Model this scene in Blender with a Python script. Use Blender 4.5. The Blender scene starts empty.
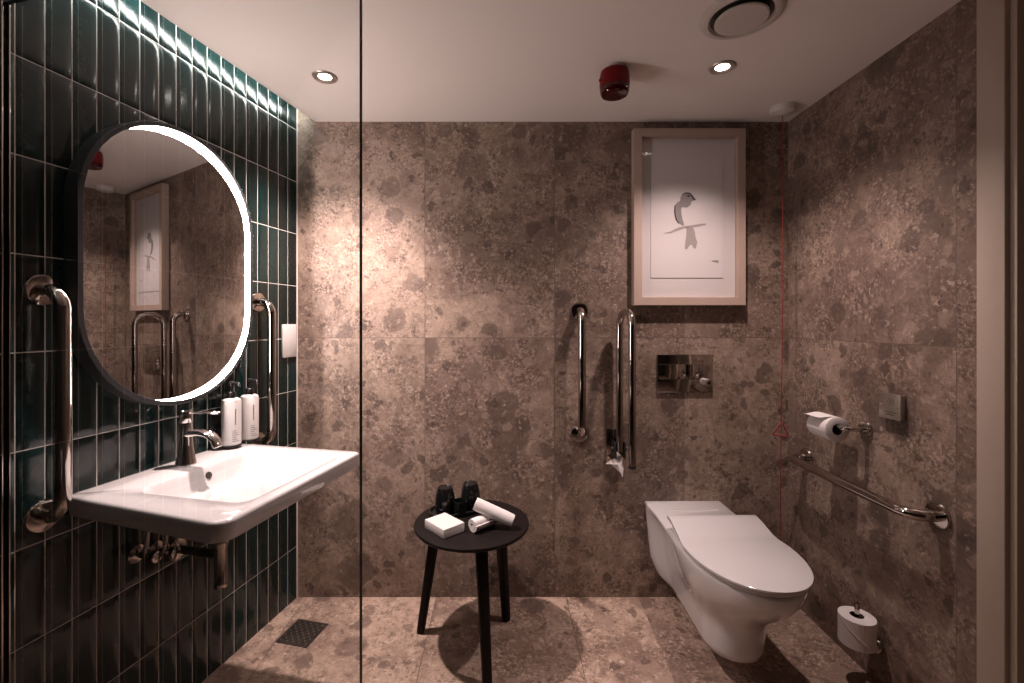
import bpy, bmesh, math, random
from mathutils import Vector, Matrix, noise
random.seed(7)
C = bpy.context.scene.collection
PI = math.pi

# ------------------------------------------------------------------ camera, world, exposure
SC = bpy.context.scene
cam_d = bpy.data.cameras.new('camera')
cam = bpy.data.objects.new('camera', cam_d); C.objects.link(cam)
cam.location = (0, 0, 1.273); cam.rotation_euler = (PI/2, 0, 0)
cam_d.sensor_width = 36; cam_d.lens = 16.0; cam_d.shift_y = -19.5/1024; cam_d.shift_x = 12/1024
cam_d.clip_start = 0.02
SC.camera = cam
SC.view_settings.view_transform = 'Standard'; SC.view_settings.look = 'None'
SC.view_settings.exposure = 0.10; SC.view_settings.gamma = 1; SC.view_settings.use_curve_mapping = False
W = bpy.data.worlds.new('world'); SC.world = W; W.use_nodes = True
W.node_tree.nodes['Background'].inputs[0].default_value = (0.02, 0.016, 0.014, 1)
W.node_tree.nodes['Background'].inputs[1].default_value = 0.3
SC.cycles.max_bounces = 10; SC.cycles.diffuse_bounces = 6; SC.cycles.glossy_bounces = 5
SC.cycles.transparent_max_bounces = 12; SC.cycles.transmission_bounces = 6
SC.cycles.caustics_reflective = False; SC.cycles.caustics_refractive = False
SC.cycles.sample_clamp_indirect = 4.0
SC.cycles.use_denoising = True

DOWN_W = (165.0, 66.0)   # watts of the two ceiling downlights
DOWN_COL = (1.0, 0.785, 0.735)
RING_STRENGTH = 82.0      # mirror light ring
COVE_STRENGTH = 36.0     # strip above the tiled wall
LAMP_SPOTS = [(-0.6616, 1.72), (0.8087, 1.655)]
H = 2.2                  # ceiling height
DB = 2.107               # distance to the back wall

# ------------------------------------------------------------------ wall frames
def lw(s, d, z=0.0):     # left wall: s along the wall from the back corner, d out of the wall
    return Vector((-0.9400 - 0.2262*s + 0.97437*d, DB - 0.9797*s - 0.22497*d, z))
LW_ROT = math.atan2(-0.97437, -0.22497)
RW_A = math.atan2(1.0, 0.0066)
def rwx(y): return 1.3197 + 0.0066*y
# ------------------------------------------------------------------ mesh helpers
def new(): return bmesh.new()

def add_box(bm, c, s, bev=0.0, rot=None, seg=2):
    g = bmesh.ops.create_cube(bm, size=1.0)
    vs = g['verts']
    for v in vs: v.co = Vector((v.co.x*s[0], v.co.y*s[1], v.co.z*s[2]))
    if bev:
        es = list({e for v in vs for e in v.link_edges})
        r = bmesh.ops.bevel(bm, geom=es, offset=bev, segments=seg, affect='EDGES', profile=0.5)
        vs = list({v for f in r['faces'] for v in f.verts} | {v for v in vs if v.is_valid})
    M = Matrix.Translation(Vector(c))
    if rot is not None: M = M @ rot
    for v in vs: v.co = M @ v.co

def loft(bm, loops, cap0=True, cap1=True, closed=True):
    rows = [[bm.verts.new(p) for p in L] for L in loops]
    n = len(rows[0])
    for a, b in zip(rows, rows[1:]):
        for i in range(n if closed else n-1):
            j = (i+1) % n
            bm.faces.new((a[i], a[j], b[j], b[i]))
    if cap0: bm.faces.new(list(reversed(rows[0])))
    if cap1: bm.faces.new(rows[-1])
    return rows

def add_lathe(bm, prof, M=None, seg=40, cap0=True, cap1=True):
    # prof: (r, z) pairs; axis = local z
    loops = []
    for r, z in prof:
        loops.append([Vector((r*math.cos(2*PI*i/seg), r*math.sin(2*PI*i/seg), z)) for i in range(seg)])
    if M is not None: loops = [[M @ p for p in L] for L in loops]
    loft(bm, loops, cap0, cap1)

def fillet(pts, rad, n=8):
    pts = [Vector(p) for p in pts]
    out = [pts[0]]
    for k in range(1, len(pts)-1):
        a, b, c = pts[k-1], pts[k], pts[k+1]
        u = (a-b).normalized(); v = (c-b).normalized()
        ang = u.angle(v)
        if ang > PI-1e-3: out.append(b); continue
        t = min(rad/math.tan(ang/2), (a-b).length*0.5 if k > 1 else (a-b).length*0.98,
                (c-b).length*0.5 if k < len(pts)-2 else (c-b).length*0.98)
        r = t*math.tan(ang/2)
        ctr = b + (u+v).normalized()*(r/math.sin(ang/2))
        p0 = b+u*t; p1 = b+v*t
        d0 = p0-ctr; d1 = p1-ctr; om = d0.angle(d1)
        for i in range(n+1):
            q = i/n
            out.append(ctr + (d0*math.sin((1-q)*om) + d1*math.sin(q*om))/math.sin(om))
    out.append(pts[-1])
    return out

def add_tube(bm, path, r, seg=20, sx=1.0, sy=1.0, up=None, cap=True, radii=None):
    path = [Vector(p) for p in path]
    n = len(path)
    tang = []
    for i in range(n):
        a = path[max(i-1, 0)]; b = path[min(i+1, n-1)]
        tang.append((b-a).normalized())
    ref = Vector(up) if up is not None else (Vector((0,0,1)) if abs(tang[0].z) < 0.9 else Vector((1,0,0)))
    nrm = (ref - tang[0]*ref.dot(tang[0])).normalized()
    loops = []
    for i in range(n):
        if i:
            q = tang[i-1].rotation_difference(tang[i]); nrm = q @ nrm
            nrm = (nrm - tang[i]*nrm.dot(tang[i])).normalized()
        bi = tang[i].cross(nrm)
        rr = radii[i] if radii else r
        loops.append([path[i] + nrm*(rr*sy*math.cos(2*PI*k/seg)) + bi*(rr*sx*math.sin(2*PI*k/seg)) for k in range(seg)])
    loft(bm, loops, cap, cap)

def rrect(x0, x1, y0, y1, r, z, n=7):
    # rounded rectangle loop, r: one radius or four (x1y1, x0y1, x0y0, x1y0)
    rs = r if isinstance(r, (tuple, list)) else (r,)*4
    out = []
    for (cx, cy, sx, sy, a0), rr in zip(((x1,y1,-1,-1,0),(x0,y1,1,-1,PI/2),(x0,y0,1,1,PI),(x1,y0,-1,1,1.5*PI)), rs):
        for i in range(n):
            a = a0 + PI/2*i/(n-1)
            out.append(Vector((cx+sx*rr+rr*math.cos(a), cy+sy*rr+rr*math.sin(a), z)))
    return out

def add_prism(bm, poly, y0, y1):
    # poly in (x, z); extruded along y
    a = [bm.verts.new((p[0], y0, p[1])) for p in poly]; b = [bm.verts.new((p[0], y1, p[1])) for p in poly]
    n = len(poly)
    bm.faces.new(a); bm.faces.new(list(reversed(b)))
    for i in range(n):
        j = (i+1) % n
        bm.faces.new((a[j], a[i], b[i], b[j]))

def axis_m(origin, direction):
    d = Vector(direction).normalized()
    return Matrix.Translation(Vector(origin)) @ Vector((0,0,1)).rotation_difference(d).to_matrix().to_4x4()

def obj(name, bm, m, parent=None, smooth=True, sharp=35):
    bmesh.ops.recalc_face_normals(bm, faces=bm.faces)
    me = bpy.data.meshes.new(name); bm.to_mesh(me); bm.free()
    for mm in (m if isinstance(m, (list, tuple)) else [m]): me.materials.append(mm)
    if smooth:
        me.polygons.foreach_set('use_smooth', [True]*len(me.polygons))
        me.set_sharp_from_angle(angle=math.radians(sharp))
    o = bpy.data.objects.new(name, me); C.objects.link(o)
    if parent is not None: o.parent = parent
    return o

def tag(o, label, cat, group=None):
    o['label'] = label; o['category'] = cat
    if group: o['group'] = group
    return o

def thing(name, label, cat, loc=(0,0,0), rotz=0.0, group=None):
    o = bpy.data.objects.new(name, None); C.objects.link(o)
    o.location = loc; o.rotation_euler = (0, 0, rotz); o.empty_display_size = 0.05
    return tag(o, label, cat, group)

def structure(o): o['kind'] = 'structure'; return o

def dup(root, label=None, group=None):
    r = root.copy(); C.objects.link(r)
    if label: r['label'] = label
    if group: r['group'] = group
    for ch in list(root.children):
        c = ch.copy(); C.objects.link(c); c.parent = r
        for g in list(ch.children):
            d = g.copy(); C.objects.link(d); d.parent = c
    return r

# ------------------------------------------------------------------ materials
class NT:
    def __init__(s, name):
        s.m = bpy.data.materials.new(name); s.m.use_nodes = True
        s.t = s.m.node_tree; s.b = s.t.nodes['Principled BSDF']; s.out = s.t.nodes['Material Output']
    def n(s, typ, **kw):
        nd = s.t.nodes.new(typ)
        for k, v in kw.items():
            if hasattr(nd, k) and not k.startswith('in'): setattr(nd, k, v)
        return nd
    def l(s, a, b): s.t.links.new(a, b)
    def val(s, sock, v):
        if isinstance(v, bpy.types.NodeSocket): s.l(v, sock)
        else: sock.default_value = v
    def math(s, op, a, b=0.0, c=None, clamp=False):
        nd = s.n('ShaderNodeMath', operation=op); nd.use_clamp = clamp
        s.val(nd.inputs[0], a); s.val(nd.inputs[1], b)
        if c is not None: s.val(nd.inputs[2], c)
        return nd.outputs[0]
    def vmath(s, op, a, b=None):
        nd = s.n('ShaderNodeVectorMath', operation=op)
        s.val(nd.inputs[0], a)
        if b is not None:
            s.val(nd.inputs['Scale'] if op == 'SCALE' else nd.inputs[1], b)
        return nd.outputs[0]
    def noise(s, vec, scale, detail=3.0, rough=0.55):
        nd = s.n('ShaderNodeTexNoise'); s.l(vec, nd.inputs['Vector'])
        nd.inputs['Scale'].default_value = scale; nd.inputs['Detail'].default_value = detail
        nd.inputs['Roughness'].default_value = rough
        return nd
    def mix(s, fac, a, b, mode='MIX'):
        nd = s.n('ShaderNodeMix', data_type='RGBA', blend_type=mode)
        s.val(nd.inputs[0], fac); s.val(nd.inputs[6], a); s.val(nd.inputs[7], b)
        return nd.outputs[2]
    def ramp(s, fac, lo, hi, a=0.0, b=1.0, smooth=True):
        nd = s.n('ShaderNodeMapRange'); nd.interpolation_type = 'SMOOTHSTEP' if smooth else 'LINEAR'
        s.val(nd.inputs[0], fac); s.val(nd.inputs[1], lo); s.val(nd.inputs[2], hi)
        nd.inputs[3].default_value = a; nd.inputs[4].default_value = b
        return nd.outputs[0]

def rgba(c): return (c[0], c[1], c[2], 1.0)

def plain(name, col, rough=0.5, metal=0.0, var=0.06, scale=30.0, bump=0.0, bscale=200.0, coat=0.0, spec=0.5, rvar=0.05):
    t = NT(name)
    tc = t.n('ShaderNodeTexCoord').outputs['Object']
    n = t.noise(tc, scale)
    hi = tuple(min(1, c*(1+var)) for c in col); lo = tuple(c*(1-var) for c in col)
    t.l(t.mix(n.outputs[0], rgba(lo), rgba(hi)), t.b.inputs['Base Color'])
    t.l(t.ramp(n.outputs[0], 0.3, 0.7, max(0.01, rough-rvar), rough+rvar), t.b.inputs['Roughness'])
    t.b.inputs['Metallic'].default_value = metal
    t.b.inputs['Specular IOR Level'].default_value = spec
    if coat: t.b.inputs['Coat Weight'].default_value = coat; t.b.inputs['Coat Roughness'].default_value = 0.04
    if bump:
        nb = t.noise(tc, bscale, 4.0)
        bp = t.n('ShaderNodeBump'); bp.inputs['Strength'].default_value = bump; bp.inputs['Distance'].default_value = 0.001
        t.l(nb.outputs[0], bp.inputs['Height']); t.l(bp.outputs[0], t.b.inputs['Normal'])
    return t.m

def emit(name, col, strength):
    t = NT(name)
    t.b.inputs['Base Color'].default_value = (0.8, 0.8, 0.8, 1)
    t.b.inputs['Emission Color'].default_value = rgba(col)
    t.b.inputs['Emission Strength'].default_value = strength
    return t.m

def thin_glass(name, tint, ior=1.45, rough=0.0):
    t = NT(name)
    tr = t.n('ShaderNodeBsdfTransparent'); tr.inputs[0].default_value = rgba(tint)
    gl = t.n('ShaderNodeBsdfGlossy'); gl.inputs['Roughness'].default_value = rough
    fr = t.n('ShaderNodeFresnel'); fr.inputs[0].default_value = ior
    f = t.math('MULTIPLY', fr.outputs[0], 0.16)
    mx = t.n('ShaderNodeMixShader')
    t.l(f, mx.inputs[0]); t.l(tr.outputs[0], mx.inputs[1]); t.l(gl.outputs[0], mx.inputs[2])
    t.l(mx.outputs[0], t.out.inputs[0])
    return t.m

def stone(name, ua, va, u0, v0, pu, pv, joint=True, rough=0.5, gain=1.24):
    """Large-format conglomerate stone panels; ua/va name the panel axes, u0/v0 a joint, pu/pv the panel size."""
    t = NT(name)
    pos = t.n('ShaderNodeTexCoord').outputs['Object']
    sep = t.n('ShaderNodeSeparateXYZ'); t.l(pos, sep.inputs[0])
    ax = {'x': sep.outputs[0], 'y': sep.outputs[1], 'z': sep.outputs[2]}
    u = t.math('DIVIDE', t.math('SUBTRACT', ax[ua], u0), pu)
    v = t.math('DIVIDE', t.math('SUBTRACT', ax[va], v0), pv)
    fu, fv = t.math('FLOOR', u), t.math('FLOOR', v)
    comb = t.n('ShaderNodeCombineXYZ'); t.l(fu, comb.inputs[0]); t.l(fv, comb.inputs[1]); comb.inputs[2].default_value = len(name)*1.37
    wn = t.n('ShaderNodeTexWhiteNoise'); wn.noise_dimensions = '3D'; t.l(comb.outputs[0], wn.inputs['Vector'])
    off = t.vmath('SCALE', wn.outputs['Color'], 9.0)
    p = t.vmath('ADD', pos, off)
    # warped coordinates
    w1 = t.noise(p, 7.0, 4.0)
    wv = t.vmath('SCALE', t.vmath('SUBTRACT', w1.outputs['Color'], (0.5, 0.5, 0.5)), 0.10)
    w2 = t.noise(p, 34.0, 4.0, 0.65)
    wv2 = t.vmath('SCALE', t.vmath('SUBTRACT', w2.outputs['Color'], (0.5, 0.5, 0.5)), 0.036)
    q = t.vmath('ADD', t.vmath('ADD', p, wv), wv2)
    # ground mass: broad tone, then granular patches
    n1 = t.noise(p, 2.6, 4.0, 0.6); n2 = t.noise(q, 13.0, 6.0, 0.72); n3 = t.noise(p, 85.0, 5.0, 0.8)
    n4 = t.noise(q, 38.0, 5.0, 0.75); n5 = t.noise(p, 6.5, 3.0, 0.6)
    wnc = t.n('ShaderNodeSeparateColor'); t.l(wn.outputs['Color'], wnc.inputs[0])
    tone = t.math('ADD', n1.outputs[0], t.math('MULTIPLY', t.math('SUBTRACT', wnc.outputs[0], 0.5), 0.16))
    col = t.mix(t.ramp(tone, 0.34, 0.66), rgba((0.185, 0.122, 0.092)), rgba((0.335, 0.245, 0.186)))
    col = t.mix(t.math('MULTIPLY', t.ramp(n2.outputs[0], 0.50, 0.66), 0.75), col, rgba((0.145, 0.094, 0.070)))
    col = t.mix(t.math('MULTIPLY', t.ramp(n2.outputs[0], 0.46, 0.32), 0.55), col, rgba((0.44, 0.335, 0.262)))
    col = t.mix(t.math('MULTIPLY', t.ramp(n4.outputs[0], 0.53, 0.66), 0.6), col, rgba((0.130, 0.084, 0.062)))
    col = t.mix(t.math('MULTIPLY', t.ramp(n4.outputs[0], 0.45, 0.33), 0.55), col, rgba((0.47, 0.37, 0.292)))
    def pebbles(vec, scale, frac, rmin, rmax, dark, light, strength, soft=0.07):
        vo = t.n('ShaderNodeTexVoronoi'); vo.feature = 'F1'
        vo.inputs['Scale'].default_value = scale; t.l(vec, vo.inputs['Vector'])
        cs = t.n('ShaderNodeSeparateColor'); t.l(vo.outputs['Color'], cs.inputs[0])
        rad = t.ramp(cs.outputs[1], 0.0, 1.0, rmin, rmax, False)
        inside = t.ramp(t.math('SUBTRACT', rad, vo.outputs['Distance']), -soft*0.5, soft)
        pick = t.math('LESS_THAN', cs.outputs[0], frac)
        tn = t.mix(t.ramp(cs.outputs[2], 0.1, 0.9), rgba(dark), rgba(light))
        tn = t.mix(t.math('MULTIPLY', n4.outputs[0], 0.35), tn, col)
        return t.math('MULTIPLY', t.math('MULTIPLY', inside, pick), strength), tn
    masks = []
    for vec, sc, fr, r0, r1, dk, lt, st, so in (
            (q, 4.6, 0.38, 0.16, 0.50, (0.100, 0.066, 0.052), (0.175, 0.118, 0.092), 0.70, 0.035),
            (t.vmath('ADD', q, (7.3, 2.2, 5.1)), 9.0, 0.50, 0.18, 0.50, (0.092, 0.062, 0.050), (0.240, 0.168, 0.130), 0.74, 0.05),
            (t.vmath('ADD', q, (3.1, 1.7, 0.4)), 19.0, 0.48, 0.15, 0.50, (0.072, 0.047, 0.037), (0.32, 0.238, 0.184), 0.74, 0.07),
            (t.vmath('ADD', q, (1.1, 5.7, 2.4)), 50.0, 0.38, 0.14, 0.46, (0.068, 0.043, 0.032), (0.44, 0.345, 0.275), 0.75, 0.12)):
        f, c2 = pebbles(vec, sc, fr, r0, r1, dk, lt, st, so)
        col = t.mix(f, col, c2)
        if sc < 30: masks.append(f)
    pm = t.math('MAXIMUM', t.math('MAXIMUM', masks[0], masks[1]), masks[2])
    # grain, stronger in some patches than in others, weak on the clasts
    g = t.math('MULTIPLY', t.ramp(n5.outputs[0], 0.40, 0.62, 0.15, 0.85), t.math('SUBTRACT', 1.0, t.math('MULTIPLY', pm, 0.85)))
    col = t.mix(t.math('MULTIPLY', t.ramp(n3.outputs[0], 0.52, 0.62), t.math('MULTIPLY', g, 0.9)), col, rgba((0.085, 0.053, 0.039)))
    col = t.mix(t.math('MULTIPLY', t.ramp(n3.outputs[0], 0.48, 0.38), t.math('MULTIPLY', g, 0.75)), col, rgba((0.50, 0.39, 0.31)))
    gm = t.n('ShaderNodeGamma'); t.l(col, gm.inputs[0]); gm.inputs[1].default_value = 1.25
    hs = t.n('ShaderNodeHueSaturation'); hs.inputs['Saturation'].default_value = 0.80; t.l(gm.outputs[0], hs.inputs['Color'])
    col = t.vmath('SCALE', hs.outputs[0], gain)
    if joint:
        du = t.math('MULTIPLY', t.math('ABSOLUTE', t.math('SUBTRACT', u, t.math('ROUND', u))), pu)
        dv = t.math('MULTIPLY', t.math('ABSOLUTE', t.math('SUBTRACT', v, t.math('ROUND', v))), pv)
        j = t.math('LESS_THAN', t.math('MINIMUM', du, dv), 0.0013)
        col = t.mix(j, col, rgba((0.12, 0.088, 0.068)))
    t.l(col, t.b.inputs['Base Color'])
    t.l(t.ramp(n2.outputs[0], 0.3, 0.7, rough-0.07, rough+0.08), t.b.inputs['Roughness'])
    t.b.inputs['Specular IOR Level'].default_value = 0.4
    bp = t.n('ShaderNodeBump'); bp.inputs['Strength'].default_value = 0.12; bp.inputs['Distance'].default_value = 0.002
    t.l(n3.outputs[0], bp.inputs['Height']); t.l(bp.outputs[0], t.b.inputs['Normal'])
    return t.m

TW, TH, T0 = 0.0605, 0.2397, 0.0074
def tile_mat():
    t = NT('green_glaze')
    pos = t.n('ShaderNodeTexCoord').outputs['Object']
    sep = t.n('ShaderNodeSeparateXYZ'); t.l(pos, sep.inputs[0])
    fu = t.math('FLOOR', t.math('DIVIDE', t.math('SUBTRACT', sep.outputs[0], T0), TW))
    fv = t.math('FLOOR', t.math('DIVIDE', sep.outputs[2], TH))
    comb = t.n('ShaderNodeCombineXYZ'); t.l(fu, comb.inputs[0]); t.l(fv, comb.inputs[1])
    wn = t.n('ShaderNodeTexWhiteNoise'); wn.noise_dimensions = '2D'; t.l(comb.outputs[0], wn.inputs['Vector'])
    cs = t.n('ShaderNodeSeparateColor'); t.l(wn.outputs['Color'], cs.inputs[0])
    col = t.mix(cs.outputs[0], rgba((0.0034, 0.0100, 0.0095)), rgba((0.0060, 0.0265, 0.0262)))
    col = t.mix(t.ramp(cs.outputs[1], 0.75, 1.0), col, rgba((0.009, 0.018, 0.017)))
    pv = t.vmath('ADD', pos, t.vmath('SCALE', wn.outputs['Color'], 5.0))
    n = t.noise(pv, 26.0, 4.0)
    col = t.mix(t.math('MULTIPLY', t.ramp(n.outputs[0], 0.4, 0.7), 0.5), col, rgba((0.003, 0.008, 0.008)))
    t.l(col, t.b.inputs['Base Color'])
    t.b.inputs['Roughness'].default_value = 0.17
    t.b.inputs['Specular IOR Level'].default_value = 0.5
    nb = t.noise(pv, 22.0, 2.0)
    nb2 = t.noise(pv, 110.0, 2.0)
    h = t.math('ADD', nb.outputs[0], t.math('MULTIPLY', nb2.outputs[0], 0.12))
    bp = t.n('ShaderNodeBump'); bp.inputs['Strength'].default_value = 0.25; bp.inputs['Distance'].default_value = 0.0015
    t.l(h, bp.inputs['Height']); t.l(bp.outputs[0], t.b.inputs['Normal'])
    return t.m

M_chrome = plain('polished_steel', (0.50, 0.455, 0.42), 0.08, 1.0, 0.02, rvar=0.03)
M_chrome_bright = plain('bright_chrome', (0.86, 0.83, 0.82), 0.10, 1.0, 0.02, rvar=0.03)
M_plate = plain('dark_chrome_plate', (0.55, 0.52, 0.49), 0.05, 1.0, 0.02, rvar=0.02)
M_steel = plain('brushed_steel', (0.50, 0.46, 0.41), 0.42, 1.0, 0.05)
M_seam = plain('dark_seam', (0.03, 0.026, 0.022), 0.5)
M_ceramic = plain('white_ceramic', (0.62, 0.598, 0.60), 0.10, 0.0, 0.015, coat=0.5)
M_cream = plain('cream_plastic', (0.56, 0.515, 0.475), 0.5, 0.0, 0.02, spec=0.3)
M_plastic = plain('white_plastic', (0.66, 0.635, 0.62), 0.32, 0.0, 0.02)
M_paint = plain('ceiling_paint', (0.80, 0.755, 0.715), 0.85, 0.0, 0.015, 6.0, 0.05, 300.0)
M_door_paint = plain('door_paint', (0.43, 0.352, 0.29), 0.45, 0.0, 0.03)
M_leaf = plain('door_leaf', (0.20, 0.16, 0.12), 0.4, 0.0, 0.08)
M_black = plain('black_metal', (0.016, 0.016, 0.018), 0.38, 0.0, 0.1)
M_rim = plain('charcoal_rim', (0.030, 0.030, 0.033), 0.42, 0.0, 0.1)
M_black_wood = plain('black_stained_wood', (0.009, 0.0065, 0.006), 0.5, 0.0, 0.25, 40.0, 0.15, 120.0, spec=0.12)
M_black_glass = plain('black_glass', (0.007, 0.007, 0.007), 0.06, 0.0, 0.1)
M_grey_glass = plain('dark_green_glass', (0.006, 0.009, 0.008), 0.05, 0.0, 0.1)
M_black_plastic = plain('black_plastic', (0.012, 0.012, 0.012), 0.3, 0.0, 0.1)
M_towel = plain('white_terry', (0.70, 0.665, 0.655), 0.95, 0.0, 0.05, 120.0, 0.9, 420.0)
M_tissue = plain('white_tissue', (0.74, 0.705, 0.69), 0.9, 0.0, 0.03, 60.0, 0.35, 260.0)
M_core = plain('card_core', (0.12, 0.085, 0.062), 0.8)
M_card = plain('white_card', (0.68, 0.635, 0.61), 0.55, 0.0, 0.02)
M_frame = plain('pale_wood', (0.40, 0.30, 0.25), 0.5, 0.0, 0.07, 25.0)
M_mat = plain('mount_board', (0.66, 0.61, 0.605), 0.9, 0.0, 0.01)
M_sheet = plain('print_paper', (0.68, 0.63, 0.625), 0.9, 0.0, 0.01)
M_ink = plain('dark_ink', (0.05, 0.045, 0.05), 0.8)
M_wash = plain('grey_wash', (0.27, 0.245, 0.24), 0.9, 0.0, 0.15, 90.0)
M_palewash = plain('pale_wash', (0.36, 0.32, 0.31), 0.9, 0.0, 0.1, 90.0)
M_red = plain('red_plastic', (0.15, 0.002, 0.004), 0.35, 0.0, 0.1, spec=0.2)
M_redlens = plain('dark_red_lens', (0.045, 0.001, 0.002), 0.08, 0.0, 0.1)
M_cord = plain('red_cord', (0.24, 0.012, 0.014), 0.5)
M_grout = plain('pale_grout', (0.72, 0.68, 0.64), 0.8, 0.0, 0.1, 40.0)
M_tile = tile_mat()
M_screen = thin_glass('screen_glass', (0.992, 0.996, 0.994))
M_picglass = thin_glass('picture_glass', (0.985, 0.985, 0.985))
M_edge = plain('glass_edge', (0.003, 0.007, 0.006), 0.3, spec=0.15)
M_mirror = plain('silver_mirror', (0.86, 0.855, 0.845), 0.0, 1.0, 0.005, rvar=0.005)
M_ring = emit('ring_light', (1.0, 0.83, 0.79), RING_STRENGTH)
M_cove = emit('cove_light', (0.93, 0.96, 0.92), COVE_STRENGTH)
M_lens = emit('lamp_lens', (1.0, 0.90, 0.84), 30.0)
M_drain = plain('drain_steel', (0.09, 0.08, 0.072), 0.35, 0.8, 0.1)
M_print = plain('label_print', (0.05, 0.045, 0.042), 0.6)
M_st_back = stone('stone_back', 'x', 'z', -0.3474, 1.200, 0.60, 1.2)
M_st_right = stone('stone_right', 'y', 'z', 1.325, 1.200, 0.80, 1.2)
M_dark_wall = plain('unseen_wall_shade', (0.035, 0.030, 0.027), 0.6)  # dark colour stands in for shade behind the camera, keeps glass reflections weak
M_st_floor = stone('stone_floor', 'x', 'y', 0.3046, 2.107, 0.60, 1.2, rough=0.42, gain=1.85)

# ------------------------------------------------------------------ the room
YF = -1.5
def slab(name, pts, z0, z1, m):
    bm = new()
    loft(bm, [[Vector((x, y, z0)) for x, y in pts], [Vector((x, y, z1)) for x, y in pts]])
    return structure(obj(name, bm, m, smooth=False))
HX = H + 0.14
slab('floor', [(-2.0, YF-0.2), (1.7, YF-0.2), (1.7, DB+0.15), (-2.0, DB+0.15)], -0.1, 0.0, M_st_floor)
# ceiling board stops short of the tiled wall and leaves the light slot
ca, cb = lw(-0.2, 0.0835), lw(3.8, 0.0835)
bm = new()
pts = [(ca.x, DB), (cb.x + (ca.x-cb.x)*(YF-cb.y)/(ca.y-cb.y), YF), (rwx(YF), YF), (rwx(DB), DB)]
k = (DB-cb.y)/(ca.y-cb.y); pts[0] = (cb.x + (ca.x-cb.x)*k, DB)
loft(bm, [[Vector((x, y, H)) for x, y in pts], [Vector((x, y, HX)) for x, y in pts]])
big = [(-2.0, YF-0.2), (1.7, YF-0.2), (1.7, DB+0.15), (-2.0, DB+0.15)]
loft(bm, [[Vector((x, y, HX)) for x, y in big], [Vector((x, y, HX+0.08)) for x, y in big]])
structure(obj('ceiling', bm, M_paint, smooth=False))
bm = new(); add_box(bm, (0.0, DB+0.05, HX/2), (3.4, 0.1, HX)); structure(obj('wall_back', bm, M_st_back, smooth=False))
bm = new(); add_box(bm, (0.0, YF-0.05, HX/2), (3.6, 0.1, HX)); structure(obj('wall_front', bm, M_dark_wall, smooth=False))
# right wall, with the door opening in it
DY1, DY0 = 1.190, 0.33
bm = new()
for y0, y1 in ((DY1, DB), (YF, DY0)):
    pts = [(rwx(y0), y0), (rwx(y1), y1), (rwx(y1)+0.14, y1), (rwx(y0)+0.14, y0)]
    loft(bm, [[Vector((x, y, 0)) for x, y in pts], [Vector((x, y, H)) for x, y in pts]])
structure(obj('wall_right', bm, M_st_right, smooth=False))
# left wall: grout bed plus one glazed tile per cell, built in the wall's own frame
wl = bpy.data.objects.new('wall_left', None)
bm = new()
LEN = 3.72
add_box(bm, (LEN/2-0.02, -0.0461, HX/2), (LEN+0.04, 0.1, HX))
for f in bm.faces: f.material_index = 1
nS = int(LEN/TW)
for i in range(nS):
    for kz in range(10):
        s0 = T0 + i*TW + 0.0012; s1 = T0 + (i+1)*TW - 0.0012
        z0 = kz*TH + 0.0012; z1 = min((kz+1)*TH - 0.0012, HX-0.001)
        fine = s0 < 1.25
        nx, nz = (5, 10) if fine else (3, 4)
        tx, tz = random.uniform(-1, 1)*0.0005, random.uniform(-1, 1)*0.0008
        ph = random.uniform(0, 50)
        rows = []
        for b in range(nz+1):
            row = []
            for a in range(nx+1):
                fa, fb = a/nx, b/nz
                edge = a in (0, nx) or b in (0, nz)
                ua = (0, 0.035, 0.35, 0.65, 0.965, 1)[a] if fine else (0, 0.07, 0.93, 1)[a]
                ub = fb if not fine else (0, 0.018, 0.1, 0.22, 0.36, 0.5, 0.64, 0.78, 0.9, 0.982, 1)[b]
                if not fine: ub = (0, 0.018, 0.5, 0.982, 1)[b]
                s = s0 + (s1-s0)*ua; z = z0 + (z1-z0)*ub
                d = 0.0040 if edge else 0.0050 + tx*(ua-0.5) + tz*(ub-0.5) + 0.00025*noise.noise(Vector((s*24+ph, z*15, ph)))
                row.append(bm.verts.new((s, d, z)))
            rows.append(row)
        for b in range(nz):
            for a in range(nx):
                bm.faces.new((rows[b][a], rows[b+1][a], rows[b+1][a+1], rows[b][a+1]))
bpy.data.objects.remove(wl)
wl = structure(obj('wall_left', bm, [M_tile, M_grout], sharp=60))
wl.location = lw(0, 0); wl.rotation_euler = (0, 0, LW_ROT)
# door lining on the right wall
door = bpy.data.objects.new('door_1', None); C.objects.link(door); structure(door)
xw = rwx(1.2)
bm = new(); add_box(bm, (xw-0.006, 1.2185, H/2-0.001), (0.020, 0.071, H-0.004), 0.003)
add_box(bm, (xw-0.006, DY0-0.03, H/2-0.001), (0.020, 0.071, H-0.004), 0.003)
obj('architrave', bm, M_door_paint, door)
bm = new(); add_box(bm, (xw+0.074, 1.1745, H/2-0.001), (0.153, 0.017, H-0.004), 0.002)
add_box(bm, (xw+0.074, DY0+0.01, H/2-0.001), (0.153, 0.017, H-0.004), 0.002)
add_box(bm, (xw+0.080, 0.752, H-0.02), (0.140, 0.82, 0.036), 0.002)
obj('door_lining', bm, M_door_paint, door)
bm = new(); add_box(bm, (xw+0.10, 0.753, H/2-0.02), (0.042, 0.822, H-0.06), 0.003)
leaf = obj('door_leaf', bm, M_leaf, door)
bm = new(); hp = fillet([(xw+0.079, 0.42, 1.0), (xw+0.022, 0.42, 1.0), (xw+0.022, 0.54, 1.0)], 0.015); add_tube(bm, hp, 0.009)
add_lathe(bm, [(0.0255, 0), (0.0255, 0.006), (0.022, 0.009)], axis_m((xw+0.079, 0.42, 1.0), (-1, 0, 0)))
obj('door_handle', bm, M_steel, leaf)
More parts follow.
